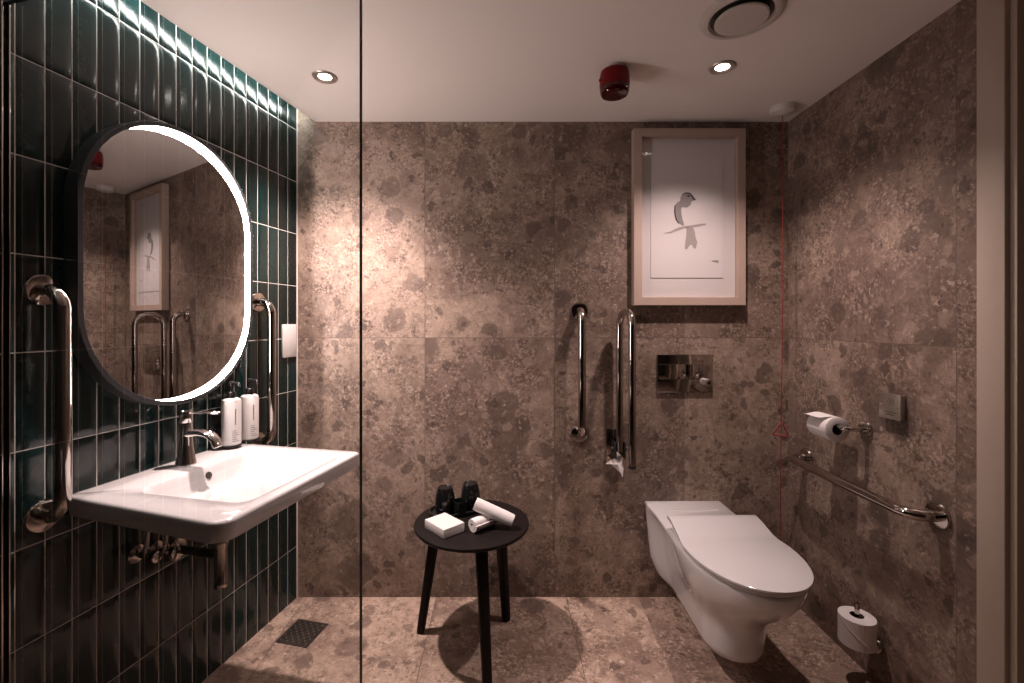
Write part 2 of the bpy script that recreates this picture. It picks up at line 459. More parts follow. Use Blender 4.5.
# slot light above the tiled wall
sl = thing('cove_light', 'long pale light strip hidden in the ceiling slot above the green tiled wall', 'light', lw(0, 0), LW_ROT)
bm = new(); add_box(bm, (1.40, 0.0805, 2.240), (2.76, 0.006, 0.040), 0.001); obj('channel', bm, M_steel, sl)
bm = new(); add_box(bm, (1.40, 0.0765, 2.240), (2.74, 0.003, 0.024)); obj('diffuser', bm, M_cove, sl)

# ------------------------------------------------------------------ ceiling fittings
def downlight(x, y, watts, cone, label):
    r = thing('downlight', label, 'ceiling light', (x, y, H), 0, 'recessed ceiling downlights')
    bm = new()
    add_lathe(bm, [(0.0240, -0.0005), (0.0245, -0.0015), (0.034, -0.0055), (0.043, -0.005), (0.046, -0.0008), (0.046, 0.0)], seg=48, cap0=False, cap1=False)
    obj('trim_ring', bm, M_steel, r)
    bm = new(); add_lathe(bm, [(0.0240, -0.0004), (0.017, -0.0022), (0.009, -0.003)], seg=40, cap0=True)
    obj('lens', bm, M_lens, r)
    ld = bpy.data.lights.new('downlight_beam', 'SPOT'); ld.energy = watts; ld.color = DOWN_COL
    ld.spot_size = math.radians(cone); ld.spot_blend = 1.0; ld.shadow_soft_size = 0.022
    lo = bpy.data.objects.new('beam', ld); C.objects.link(lo); lo.parent = r; lo.location = (0, 0, -0.028)
    return r
downlight(LAMP_SPOTS[0][0], LAMP_SPOTS[0][1], DOWN_W[0], 107, 'small round lit downlight in the ceiling above the washbasin')
downlight(LAMP_SPOTS[1][0], LAMP_SPOTS[1][1], DOWN_W[1], 118, 'small round lit downlight in the ceiling beside the air vent')

r = thing('air_vent', 'large round white air valve in the ceiling at the top right', 'vent', (0.728, 1.372, H))
bm = new(); add_lathe(bm, [(0.088, 0.0), (0.086, -0.004), (0.093, -0.012), (0.104, -0.012), (0.114, -0.006), (0.117, -0.0005)], seg=64, cap0=False, cap1=False)
obj('outer_ring', bm, M_cream, r)
bm = new(); add_lathe(bm, [(0.089, -0.0008), (0.02, -0.0012)], seg=48); obj('throat', bm, M_seam, r)
bm = new(); add_lathe(bm, [(0.02, -0.001), (0.022, -0.006), (0.066, -0.009), (0.074, -0.013), (0.075, -0.017), (0.071, -0.020), (0.02, -0.021)], seg=64)
obj('valve_disc', bm, M_cream, r)

r = thing('fire_sounder', 'red cylindrical fire alarm sounder hanging from the ceiling', 'alarm', (0.4195, 1.667, H))
bm = new(); add_lathe(bm, [(0.040, 0), (0.040, -0.006)]); obj('base', bm, M_plastic, r)
bm = new(); add_lathe(bm, [(0.040, -0.006), (0.050, -0.012), (0.0535, -0.03), (0.054, -0.060), (0.053, -0.072)], seg=48); obj('housing', bm, M_red, r)
bm = new(); add_lathe(bm, [(0.0525, -0.072), (0.0515, -0.086), (0.047, -0.096), (0.036, -0.101), (0.018, -0.103)], seg=48); obj('lens', bm, M_redlens, r)
bm = new(); add_box(bm, (-0.054, -0.006, -0.045), (0.008, 0.008, 0.010), 0.002); obj('screw_lug', bm, M_red, r)

px, py = 1.219, 1.962
r = thing('pull_cord_switch', 'white ceiling switch with a long red emergency pull cord in the back right corner', 'alarm', (px, py, H))
bm = new(); add_lathe(bm, [(0.050, 0), (0.051, -0.018), (0.047, -0.026), (0.030, -0.033), (0.012, -0.036)], seg=40); obj('switch_body', bm, M_plastic, r)
bm = new(); add_tube(bm, [(0, 0, -0.033), (0.0005, 0, -0.8), (-0.0095, 0, -1.6), (-0.010, 0, -2.08)], 0.0016, 8); cordo = obj('cord', bm, M_cord, r)
def bangle(zc):
    bm = new()
    a, b, c = Vector((0.001, -0.004, 0.036)), Vector((0.024, -0.010, -0.024)), Vector((-0.032, 0.012, -0.022))
    mid = (b+c)/2
    path = fillet([mid, b, a, c, mid], 0.005, 5)
    add_tube(bm, path, 0.0032, 10)
    o = obj('pull_triangle', bm, M_cord, r); o.location = (-0.006, 0, zc-H)
bangle(0.806); bangle(0.125)

# ------------------------------------------------------------------ left wall: mirror, bars, basin ...
MZ, MS = 1.453, 0.631
def capsule(hw, hh, inset, n=22):
    # oblong with semicircular ends in (x, z)
    rr = hw - inset; st = hh - hw
    out = []
    for i in range(n+1):
        a = PI*i/n; out.append((rr*math.cos(a), st + rr*math.sin(a)))
    for i in range(n+1):
        a = PI + PI*i/n; out.append((rr*math.cos(a), -st + rr*math.sin(a)))
    return out
MHW, MHH, MTILT = 0.302, 0.447, math.tan(math.radians(3.5))
def cap_loop(inset, y, tilt=0.0): return [Vector((x, y - x*tilt, z)) for x, z in capsule(MHW, MHH, inset)]
r = thing('mirror', 'tall pill-shaped mirror with black rim and lit inner ring on green tiles', 'mirror', lw(MS, 0, MZ), LW_ROT)
bm = new()
loft(bm, [cap_loop(0.010, 0.0046), cap_loop(0.0, 0.006), cap_loop(0.0, 0.0535), cap_loop(0.0015, 0.055), cap_loop(0.0137, 0.055), cap_loop(0.0142, 0.0545), cap_loop(0.0144, 0.0535)], True, False)
obj('rim', bm, M_rim, r)
bm = new(); loft(bm, [cap_loop(0.0144, 0.0535), cap_loop(0.0160, 0.0238, MTILT)], False, False); obj('light_ring', bm, M_ring, r)
bm = new(); loft(bm, [cap_loop(0.0155, 0.0215, MTILT), cap_loop(0.0155, 0.0240, MTILT)], True, True); obj('mirror_glass', bm, M_mirror, r, smooth=False)

def flange(bm, o, d, rad=0.040):
    add_lathe(bm, [(rad, 0.0005), (rad, 0.007), (rad*0.94, 0.0105), (rad*0.80, 0.0115), (0.017, 0.012), (0.0165, 0.014)], axis_m(o, d), 36)
def grab_bar(name, label, loc, rotz, z0, z1, vertical=True, length=0.6, d=0.07, group=None, rad=0.0172):
    r = thing(name, label, 'grab bar', loc, rotz, group)
    a, b = ((0, 0, z0), (0, 0, z1)) if vertical else ((0, 0, 0), (length, 0, 0))
    a, b = Vector(a), Vector(b); out = Vector((0, d, 0))
    bm = new(); add_tube(bm, fillet([a+Vector((0, 0.003, 0)), a+out, b+out, b+Vector((0, 0.003, 0))], 0.052, 12), rad, 24)
    obj('bar', bm, M_chrome, r)
    for p in (a, b):
        bm = new(); flange(bm, p, (0, 1, 0)); obj('flange', bm, M_chrome, r)
    return r
grab_bar('grab_bar', 'tall chrome grab bar on green tiles between glass screen and mirror', lw(0.978, 0.0045), LW_ROT, 0.7845, 1.354, group='vertical chrome grab bars')
grab_bar('grab_bar', 'chrome vertical grab bar on green tiles behind the soap bottles', lw(0.253, 0.0045), LW_ROT, 0.7845, 1.354, group='vertical chrome grab bars')

# basin
BZ = 0.814
r = thing('washbasin', 'white ceramic wall-hung washbasin under the pill-shaped mirror', 'sink', lw(0.0, 0.0045), LW_ROT)
def trap(x0, x1, y0, y1, rad, z, flare=0.0, n=8):
    L = rrect(x0, x1, y0, y1, rad, z, n)
    for p in L:
        if p.x > (x0+x1)/2: p.x += flare*max(0, (p.y-y0)/(y1-y0)) - 0.012*flare/0.03*0
    return L
X0, X1, Y0, Y1 = 0.378, 0.930, 0.0, 0.5405
FL = 0.050
cr = (0.045, 0.016, 0.006, 0.012)      # near front, far front, far back, near back corners
loops = [trap(X0+0.05, X1-0.05, Y0+0.0, Y1-0.09, 0.05, 0.752, 0),
         trap(X0+0.012, X1-0.012, Y0, Y1-0.018, cr, 0.757, FL),
         trap(X0+0.003, X1-0.003, Y0, Y1-0.005, cr, 0.764, FL),
         trap(X0+0.001, X1-0.001, Y0, Y1-0.001, cr, 0.785, FL),
         trap(X0, X1, Y0, Y1, cr, 0.805, FL),
         trap(X0+0.002, X1-0.002, Y0, Y1-0.002, cr, 0.811, FL),
         trap(X0+0.008, X1-0.008, Y0+0.001, Y1-0.008, cr, BZ, FL),
         trap(0.446, 0.868, 0.140, 0.500, 0.045, BZ, 0.0),
         trap(0.450, 0.864, 0.144, 0.496, 0.044, BZ-0.003, 0.0),
         trap(0.456, 0.858, 0.150, 0.490, 0.044, BZ-0.014, 0.0),
         trap(0.485, 0.845, 0.165, 0.470, 0.05, BZ-0.050, 0.0),
         trap(0.535, 0.815, 0.190, 0.435, 0.06, BZ-0.082, 0.0),
         trap(0.60, 0.73, 0.25, 0.37, 0.05, BZ-0.092, 0.0)]
bm = new(); loft(bm, loops, True, True)
loops = [trap(0.47, 0.85, 0.12, 0.470, 0.06, 0.7525), trap(0.485, 0.835, 0.14, 0.46, 0.06, 0.730), trap(0.53, 0.79, 0.18, 0.42, 0.06, 0.708), trap(0.60, 0.72, 0.24, 0.36, 0.05, 0.702)]
loft(bm, loops, True, True)
obj('bowl', bm, M_ceramic, r, sharp=50)
bm = new(); add_lathe(bm, [(0.0105, -0.001), (0.0105, 0.0025), (0.008, 0.0035)], axis_m((0.640, 0.1575, BZ-0.028), (0, 0.92, 0.35)), 24); obj('overflow_hole', bm, M_seam, r)
bm = new(); add_lathe(bm, [(0.030, -0.001), (0.030, 0.003), (0.024, 0.006), (0.005, 0.007)], axis_m((0.665, 0.31, BZ-0.092), (0, 0, 1)), 28); obj('drain_plug', bm, M_chrome_bright, r)

# tap
r = thing('basin_tap', 'chrome single-lever mixer tap at the back of the washbasin', 'tap', lw(0.637, 0.074, BZ), LW_ROT)
bm = new(); add_lathe(bm, [(0.0300, 0.0005), (0.0305, 0.003), (0.0295, 0.006), (0.0245, 0.030), (0.0208, 0.058), (0.0185, 0.088), (0.0175, 0.118), (0.0178, 0.135), (0.0170, 0.137)], seg=36); obj('body', bm, M_chrome_bright, r)
bm = new()
path = [(0, 0.0, 0.098), (0, 0.02, 0.103), (0, 0.05, 0.107), (0, 0.08, 0.105), (0, 0.10, 0.097), (0, 0.115, 0.083), (0, 0.124, 0.064)]
add_tube(bm, path, 0.012, 24, 1.35, 0.95, up=(0, 0, 1), radii=[0.012, 0.0125, 0.0125, 0.0125, 0.0125, 0.012, 0.0118]); obj('spout', bm, M_chrome_bright, r)
bm = new(); add_lathe(bm, [(0.0185, 0.137), (0.0195, 0.139), (0.0195, 0.172), (0.017, 0.176), (0.005, 0.177)], seg=36)
hd = obj('lever_cap', bm, M_chrome_bright, r)
bm = new()
add_tube(bm, [(0, 0.0, 0.166), (0, 0.03, 0.168), (0, 0.065, 0.1695), (0, 0.10, 0.171), (0, 0.124, 0.172), (0, 0.13, 0.1722)], 0.008, 16, 1.1, 0.55, up=(0, 0, 1), radii=[0.006, 0.006, 0.007, 0.009, 0.0095, 0.006])
obj('lever', bm, M_chrome_bright, r)

# soap dispensers in their bracket
r = thing('bottle_bracket', 'black wall bracket holding two white pump bottles above the basin', 'bracket', lw(0.396, 0.0045, 0.826), LW_ROT)
bm = new(); add_box(bm, (0, 0.003, 0.055), (0.165, 0.006, 0.13), 0.002); obj('back_plate', bm, M_black_plastic, r)
bm = new()
for sx in (-0.043, 0.043):
    add_lathe(bm, [(0.034, -0.004), (0.0345, -0.002), (0.0345, 0.0)], Matrix.Translation((sx, 0.055, 0)), 36)
    add_box(bm, (sx, 0.016, -0.002), (0.03, 0.03, 0.004))
obj('base_rings', bm, M_black_plastic, r)
def bottle(s, label):
    r = thing('pump_bottle', label, 'soap bottle', lw(s, 0.0595, 0.8265), LW_ROT, 'white pump bottles on the basin bracket')
    bm = new(); add_lathe(bm, [(0.029, 0.0002), (0.0315, 0.003), (0.0320, 0.010), (0.0320, 0.155), (0.0300, 0.163), (0.022, 0.168), (0.012, 0.170)], seg=40); obj('bottle', bm, M_plastic, r)
    bm = new(); add_lathe(bm, [(0.0145, 0.170), (0.0145, 0.190), (0.012, 0.193), (0.0045, 0.194), (0.0045, 0.216), (0.0095, 0.2165), (0.0095, 0.228), (0.006, 0.230)], seg=24)
    add_tube(bm, fillet([(0, 0, 0.224), (0.004, 0.036, 0.224), (0.0045, 0.040, 0.214)], 0.006), 0.0042, 12); obj('pump', bm, M_black_plastic, r)
    # printing on the front: one upright word and a block of small lines
    bm = new(); R = 0.0323
    def patch(a0, a1, z0, z1):
        n = 3
        for i in range(n):
            b0 = a0+(a1-a0)*i/n; b1 = a0+(a1-a0)*(i+1)/n
            vs = [bm.verts.new((R*math.cos(b), R*math.sin(b), z)) for b, z in ((b0, z0), (b1, z0), (b1, z1), (b0, z1))]
            bm.faces.new(vs)
    rnd = random.Random(3)
    c = 1.20
    z = 0.075
    while z < 0.128:
        hgt = rnd.uniform(0.0022, 0.0045)
        patch(c-0.10, c-0.10+rnd.uniform(0.09, 0.15), z, z+hgt); z += hgt+0.0014
    obj('printed_word', bm, M_print, r, smooth=False); bm = new()
    for k in range(6):
        z = 0.052-0.0075*k
        a = c-0.36
        while a < c+0.18+0.12*((k*7) % 3-1):
            w = rnd.uniform(0.05, 0.12); patch(a, a+w, z, z+0.0026); a += w+0.03
    obj('printed_lines', bm, M_print, r, smooth=False)
bottle(0.439, 'white pump bottle nearer the tap in the black basin bracket')
bottle(0.353, 'white pump bottle nearer the back corner in the black basin bracket')

# blank double plate on the tiles
r = thing('wall_plate', 'white rectangular wall plate on green tiles near the back corner', 'switch plate', lw(0.066, 0.0045, 1.1885), LW_ROT)
bm = new(); add_box(bm, (0, 0.005, 0), (0.088, 0.010, 0.148), 0.003); obj('cover', bm, M_plastic, r)
for zz in (-0.060, 0.060):
    bm = new(); add_lathe(bm, [(0.0034, 0), (0.0034, 0.0006)], axis_m((0, 0.0098, zz), (0, 1, 0)), 12); obj('screw', bm, M_plastic, r)

# pipework under the basin
r = thing('bottle_trap', 'chrome bottle trap hanging under the washbasin', 'pipe', lw(0.6065, 0.0045, 0.0), LW_ROT)
bm = new(); add_lathe(bm, [(0.036, 0.0005), (0.036, 0.005), (0.028, 0.012), (0.017, 0.016)], axis_m((0, 0, 0.520), (0, 1, 0)), 32); obj('escutcheon', bm, M_chrome, r)
bm = new(); add_tube(bm, [(0, 0.01, 0.520), (0, 0.172, 0.520)], 0.0135, 20); obj('waste_pipe', bm, M_black, r)
bm = new(); add_lathe(bm, [(0.014, 0.416), (0.0188, 0.417), (0.0200, 0.420), (0.0200, 0.432), (0.0192, 0.434), (0.0192, 0.545), (0.0225, 0.548), (0.0225, 0.562), (0.018, 0.566), (0.0155, 0.57), (0.0155, 0.703)], Matrix.Translation((0, 0.1735, 0)), 32); obj('trap_body', bm, M_chrome, r)
def valve(s, z, label):
    r = thing('angle_valve', label, 'valve', lw(s, 0.0045, z), LW_ROT, 'angle valves under the basin')
    bm = new(); add_lathe(bm, [(0.027, 0.0005), (0.027, 0.004), (0.018, 0.012), (0.009, 0.014)], axis_m((0, 0, 0), (0, 1, 0)), 28); obj('escutcheon', bm, M_chrome, r)
    bm = new(); add_tube(bm, [(0, 0.01, 0), (0, 0.058, 0)], 0.010, 16); add_tube(bm, [(0, 0.040, 0), (0, 0.040, 0.025)], 0.009, 16); obj('valve_body', bm, M_chrome, r)
    bm = new(); add_lathe(bm, [(0.008, 0.058), (0.0165, 0.060), (0.0175, 0.066), (0.0165, 0.080), (0.008, 0.082)], axis_m((0, 0, 0), (0, 1, 0)), 10); obj('valve_handle', bm, M_chrome, r)
    bm = new(); add_tube(bm, [(0, 0.040, 0.022), (0, 0.045, 0.07), (0.0, 0.07, 0.13), (0.0, 0.085, 0.195)], 0.0055, 12); obj('supply_hose', bm, M_steel, r)
valve(0.741, 0.570, 'chrome angle valve under the basin nearer the glass screen')
valve(0.680, 0.552, 'chrome angle valve under the basin next to the bottle trap')

# glass screen between the viewer and the basin
r = thing('shower_screen', 'clear frameless glass screen standing in front of the washbasin', 'glass screen', lw(1.058, 0.0045), LW_ROT)
GD = 0.9365
bm = new(); add_box(bm, (0, (0.008+GD)/2, 1.010), (0.010, GD-0.008, 2.018))
for f in bm.faces: f.material_index = 0 if abs(f.normal.x) > 0.5 else 1
obj('glass_panel', bm, [M_screen, M_edge], r, smooth=False)
bm = new()
add_box(bm, (-0.0068, 0.010, 1.010), (0.0034, 0.020, 2.020), 0.0008); add_box(bm, (0.0068, 0.010, 1.010), (0.0034, 0.020, 2.020), 0.0008)
add_box(bm, (0, 0.003, 1.010), (0.013, 0.006, 2.020), 0.0008)
obj('wall_channel', bm, M_chrome, r)

# ------------------------------------------------------------------ back wall
grab_bar('grab_bar', 'chrome vertical grab bar on stone wall left of the folded-up rail', (0.3665, DB, 0), PI, 0.758, 1.324, d=0.075, group='vertical chrome grab bars')
# fold-up support rail
r = thing('fold_up_rail', 'chrome double-tube support rail folded up against the stone back wall', 'support rail', (0.540, DB, 0), PI)
bm = new(); add_tube(bm, fillet([(0, 0.055, 0.69), (0, 0.055, 1.318), (-0.014, 0.200, 1.318), (-0.014, 0.200, 0.662)], 0.068, 14), 0.0155, 24); obj('tube', bm, M_chrome, r)
bm = new(); add_lathe(bm, [(0.0158, -0.003), (0.0164, 0), (0.0164, 0.006), (0.0158, 0.008)], axis_m((-0.014, 0.200, 0.662), (0, 0, 1)), 24); obj('end_cap', bm, M_black_plastic, r)
bm = new(); add_box(bm, (0.012, 0.005, 0.70), (0.075, 0.009, 0.16), 0.004)
obj('wall_plate', bm, M_chrome, r)
bm = new(); add_box(bm, (0.022, 0.036, 0.695), (0.010, 0.058, 0.075), 0.004); add_box(bm, (-0.022, 0.036, 0.695), (0.010, 0.058, 0.075), 0.004)
add_tube(bm, [(-0.034, 0.05, 0.70), (0.036, 0.05, 0.70)], 0.009, 20); obj('hinge', bm, M_black, r)
# torn tissue at its foot
bm = new()
P = [(-0.010, -0.002, 0.660), (0.030, 0.000, 0.653), (0.062, 0.004, 0.632), (0.040, 0.006, 0.631), (0.016, 0.004, 0.610), (-0.008, 0.008, 0.588), (-0.012, 0.010, 0.572), (-0.018, 0.006, 0.612)]
cen = Vector((0.010, 0.012, 0.632))
a = [bm.verts.new(p) for p in P]; b = [bm.verts.new((p[0], p[1]+0.003, p[2])) for p in P]
ca = bm.verts.new(cen); cb2 = bm.verts.new(cen+Vector((0, 0.004, 0)))
for i in range(len(P)):
    j = (i+1) % len(P)
    bm.faces.new((a[i], a[j], ca)); bm.faces.new((b[j], b[i], cb2)); bm.faces.new((a[j], a[i], b[i], b[j]))
o = tag(obj('tissue_scrap', bm, M_tissue), 'torn scrap of white tissue hanging at the foot of the fold-up rail', 'tissue')
o.location = (0.540, DB-0.045, 0.0); o.rotation_euler = (0, 0, PI)

# flush plate
r = thing('flush_plate', 'dark chrome rectangular dual flush plate on the wall above the toilet', 'flush plate', (0.8526, DB, 1.036), PI)
bm = new(); add_box(bm, (0, 0.006, 0), (0.258, 0.012, 0.174), 0.002); obj('plate', bm, M_plate, r)
# two buttons, their outlines shown by fine gaps
for x0, x1 in ((-0.062, -0.004), (0.0, 0.124)):
    bm = new(); add_box(bm, ((x0+x1)/2, 0.0125, 0.008), (x1-x0-0.001, 0.002, 0.066), 0.0005); obj('button', bm, M_plate, r)
bm = new()
for zz in (0.043, -0.027): add_box(bm, (0.031, 0.0121, zz), (0.188, 0.0008, 0.0022))
for xx in (-0.064, -0.002): add_box(bm, (xx, 0.0121, 0.008), (0.0022, 0.0008, 0.072))
obj('button_gap', bm, M_seam, r)

# picture
r = thing('framed_picture', 'pale wooden framed bird drawing hanging on the stone back wall', 'picture', (0.862, DB, 1.751), 0)
PW, PH, FW, FD = 0.508, 0.804, 0.037, 0.042
bm = new()
def rect(w, h, y): return [Vector((-w/2, y, -h/2)), Vector((w/2, y, -h/2)), Vector((w/2, y, h/2)), Vector((-w/2, y, h/2))]
loft(bm, [rect(PW-2*FW, PH-2*FW, -0.002), rect(PW, PH, -0.002), rect(PW, PH, -FD+0.001), rect(PW-0.002, PH-0.002, -FD), rect(PW-2*FW+0.002, PH-2*FW+0.002, -FD), rect(PW-2*FW, PH-2*FW, -FD+0.001), rect(PW-2*FW, PH-2*FW, -0.002)], False, False)
obj('frame', bm, M_frame, r, smooth=False)
bm = new(); add_box(bm, (0, -0.010, 0), (PW-2*FW, 0.012, PH-2*FW)); obj('mount', bm, M_mat, r, smooth=False)
def pp(x, y): return ((x-689.6)*0.004585, (217.0-y)*0.004585)
x0, z1 = pp(652.5, 158.6); x1, z0 = pp(724.5, 277.0)
bm = new(); add_box(bm, ((x0+x1)/2, -0.0175, (z0+z1)/2), (x1-x0, 0.0025, z1-z0)); obj('print_sheet', bm, M_sheet, r, smooth=False)
def sheet(name, polys, m, y=-0.0192):
    bm = new()
    for P in polys: add_prism(bm, [pp(640+a/5.69, 170+b/5.69) for a, b in P], y, y-0.0004)
    return obj(name, bm, m, r, smooth=False)
sheet('bird_wash', [[(240,150),(252,132),(272,124),(296,128),(310,146),(326,164),(304,172),(296,196),(276,210),(252,206),(244,214),(244,240),(252,280),(262,308),(250,312),(228,292),(212,262),(206,232),(208,200),(220,180),(238,172)]], M_wash)
sheet('bird_branch', [[(138,356),(180,346),(230,322),(262,314),(300,310),(350,302),(386,300),(384,308),(340,318),(296,322),(262,328),(226,340),(182,356)],
                      [(272,322),(312,322),(322,350),(326,380),(336,406),(326,444),(314,440),(304,418),(292,424),(276,448),(264,442),(268,400),(274,360)]], M_palewash, -0.0190)
sheet('bird_outline', [[(246,140),(256,128),(274,122),(294,125),(308,140),(318,154),(328,165),(318,169),(310,160),(304,150),(292,132),(274,128),(258,133)],
                   [(205,200),(210,192),(211,226),(213,256),(222,282),(234,300),(228,300),(214,282),(207,258),(203,228)],
                   [(278,140),(286,136),(292,142),(290,149),(282,150)]], M_ink, -0.0196)
sheet('artist_mark', [[(418,512),(432,510),(436,511),(455,509),(455,522),(446,520),(438,517),(420,516)]], M_wash, -0.0196)
bm = new(); add_box(bm, (0, -0.0255, 0), (PW-2*FW, 0.002, PH-2*FW)); obj('glazing', bm, M_picglass, r, smooth=False)

# ------------------------------------------------------------------ right wall
def rwl(y, d, z): 
    return Vector((rwx(y) - d, y + 0.0066*d, z))
grab_bar('grab_rail', 'horizontal chrome grab rail on the right wall below the toilet roll', rwl(1.377, 0, 0.686), RW_A, 0, 0, vertical=False, length=0.596, d=0.082)

def roll_mesh(r_out, r_in, h):
    bm = new()
    n = 44
    prof = [(r_in, 0.0), (r_out-0.003, 0.0), (r_out, 0.002), (r_out, h-0.002), (r_out-0.003, h), (r_in, h), (r_in, 0.0)]
    loops = [[Vector((rr*math.cos(2*PI*i/n), rr*math.sin(2*PI*i/n), z)) for i in range(n)] for rr, z in prof]
    loft(bm, loops, False, False)
    return bm
# upper holder, its arm running towards the back wall
r = thing('toilet_roll_holder', 'chrome toilet roll holder on the right wall above the grab rail', 'toilet roll holder', rwl(1.651, 0, 0.884), RW_A)
bm = new(); flange(bm, (0, 0, 0), (0, 1, 0), 0.029); obj('flange', bm, M_chrome, r)
bm = new(); add_tube(bm, fillet([(0, 0.01, 0), (0, 0.077, 0), (0.165, 0.077, 0)], 0.02, 8), 0.0085, 18); obj('arm', bm, M_chrome, r)
r = thing('toilet_roll', 'part-used white toilet roll hanging on the upper wall holder', 'toilet roll', rwl(1.651, 0.077, 0.873), RW_A, 'toilet rolls')
Mx = Matrix.Translation((0.038, 0, 0)) @ Matrix.Rotation(PI/2, 4, 'Y')
bm = roll_mesh(0.046, 0.0205, 0.105); bm.transform(Mx); obj('roll', bm, M_tissue, r)
bm = new(); add_lathe(bm, [(0.0204, 0.001), (0.0204, 0.104)], Mx, 32, False, False); add_lathe(bm, [(0.0194, 0.001), (0.0194, 0.104)], Mx, 32, False, False); obj('core', bm, M_core, r)
bm = new()
tp = [(0.010, 0.0458), (0.022, 0.0425), (0.038, 0.033), (0.052, 0.026), (0.060, 0.025)]
tp = [(0.0, 0.0464), (0.016, 0.0462), (0.034, 0.0425), (0.050, 0.039), (0.058, 0.040)]
def tail(x0, x1):
    g = []
    for k, (y, z) in enumerate(tp):
        g.append([bm.verts.new((x, y, z+dz)) for x in (x0+0.012*k*0.6, x1) for dz in (0, 0.0006)])
    for p, q in zip(g, g[1:]):
        bm.faces.new((p[0], p[2], q[2], q[0])); bm.faces.new((p[3], p[1], q[1], q[3]))
        bm.faces.new((p[1], p[0], q[0], q[1])); bm.faces.new((p[2], p[3], q[3], q[2]))
    bm.faces.new((g[0][0], g[0][1], g[0][3], g[0][2])); bm.faces.new((g[-1][1], g[-1][0], g[-1][2], g[-1][3]))
tail(0.042, 0.141); obj('paper_tail', bm, M_tissue, r)
# lower spare holder
r = thing('spare_roll_holder', 'low chrome post holder on the right wall near the floor', 'toilet roll holder', rwl(1.600, 0, 0.135), RW_A)
bm = new(); flange(bm, (0, 0, 0), (0, 1, 0), 0.024); obj('flange', bm, M_chrome, r)
bm = new(); add_tube(bm, fillet([(0, 0.008, 0), (0, 0.075, 0), (0.0, 0.075, 0.150)], 0.012, 6), 0.008, 18); obj('post', bm, M_chrome, r)
r = thing('toilet_roll', 'full spare white toilet roll upright on the low wall post', 'toilet roll', rwl(1.600, 0.075, 0.1445), RW_A, 'toilet rolls')
bm = roll_mesh(0.055, 0.021, 0.098); obj('roll', bm, M_tissue, r)
bm = new(); add_lathe(bm, [(0.0209, 0.001), (0.0209, 0.097)], None, 32, False, False); add_lathe(bm, [(0.0199, 0.001), (0.0199, 0.097)], None, 32, False, False); obj('core', bm, M_core, r)
bm = new()
for k in range(24):        # the free edge of the paper runs slantwise round the roll
    a0, a1 = 1.45+2.0*k/24, 1.45+2.0*(k+1)/24
    za, zb = 0.093-0.086*k/24, 0.093-0.086*(k+1)/24
    R0, R1 = 0.0553, 0.0562
    v = [bm.verts.new((R*math.cos(a), R*math.sin(a), z)) for R, a, z in ((R0, a0, za-0.0012), (R0, a1, zb-0.0012), (R1, a1, zb), (R1, a0, za))]
    bm.faces.new(v)
    w = [bm.verts.new((R*math.cos(a), R*math.sin(a), z)) for R, a, z in ((R1, a0, za), (R1, a1, zb), (R0, a1, zb+0.004), (R0, a0, za+0.004))]
    bm.faces.new(w)
obj('loose_edge', bm, M_tissue, r)

# alarm reset box
r = thing('reset_box', 'small square steel control box on the right wall above the grab rail', 'control box', rwl(1.530, 0, 0.990), RW_A)
bm = new(); add_box(bm, (0, 0.009, 0), (0.081, 0.018, 0.081), 0.0015); obj('box', bm, M_steel, r)
bm = new(); add_box(bm, (0, 0.0195, 0), (0.085, 0.003, 0.085), 0.001); fp = obj('face_plate', bm, M_steel, r)
for xx in (-0.034, 0.034):
    bm = new(); add_lathe(bm, [(0.0034, 0), (0.0034, 0.0008), (0.0025, 0.0012)], axis_m((xx, 0.021, 0.0), (0, 1, 0)), 14); obj('screw', bm, M_chrome_bright, fp)
bm = new()
n = 28
ring = [[Vector((-0.006+rr*1.15*math.cos(2*PI*i/n), 0.0214, 0.016+rr*math.sin(2*PI*i/n))) for i in range(n)] for rr in (0.0095, 0.0108)]
loft(bm, ring, False, False)
for k in range(3): add_box(bm, (-0.006, 0.0213, 0.0195-0.0035*k), (0.012-0.001*k, 0.0004, 0.0013))
obj('engraved_emblem', bm, M_seam, fp, smooth=False); bm = new()
for k, wds in enumerate((0.044, 0.036)):
    x = wds/2
    while x > -wds/2:
        w = random.uniform(0.003, 0.007); add_box(bm, (x-w/2, 0.0213, -0.020-0.008*k), (w, 0.0004, 0.0024)); x -= w+0.0014
obj('engraved_text', bm, M_seam, fp, smooth=False)

# ------------------------------------------------------------------ toilet
r = thing('toilet', 'white wall-hung toilet with closed lid below the flush plate', 'toilet', (0.8456, DB, 0), 0)
def interp(tab, q):
    for (a, va), (b, vb) in zip(tab, tab[1:]):
        if q <= b:
            t = max(0.0, min(1.0, (q-a)/(b-a))); t = t*t*(3-2*t)
            return va + (vb-va)*t
    return tab[-1][1]
def d_loop(z, hw_wall, hw_neck, hw, L, arc, ny=16, na=16, neck_y=0.105, p=2.0, y0=0.0):
    # outline from the wall to the rounded nose, y negative towards the room
    ys = L - arc
    side = []
    tab = [(y0, hw_wall), (y0+0.030, hw_wall), (neck_y, hw_neck), (max(ys, neck_y+0.05), hw)]
    for i in range(ny):
        y = y0 + (ys-y0)*i/ny
        side.append((interp(tab, y), y))
    for i in range(na+1):
        a = PI/2*i/na
        c = math.copysign(abs(math.cos(a))**(2/p), math.cos(a)); s = abs(math.sin(a))**(2/p)
        side.append((hw*c, ys+arc*s))
    pts = [(x, y) for x, y in side] + [(-x, y) for x, y in reversed(side[:-1])]
    return [Vector((x, -y, z)) for x, y in pts]
bm = new()
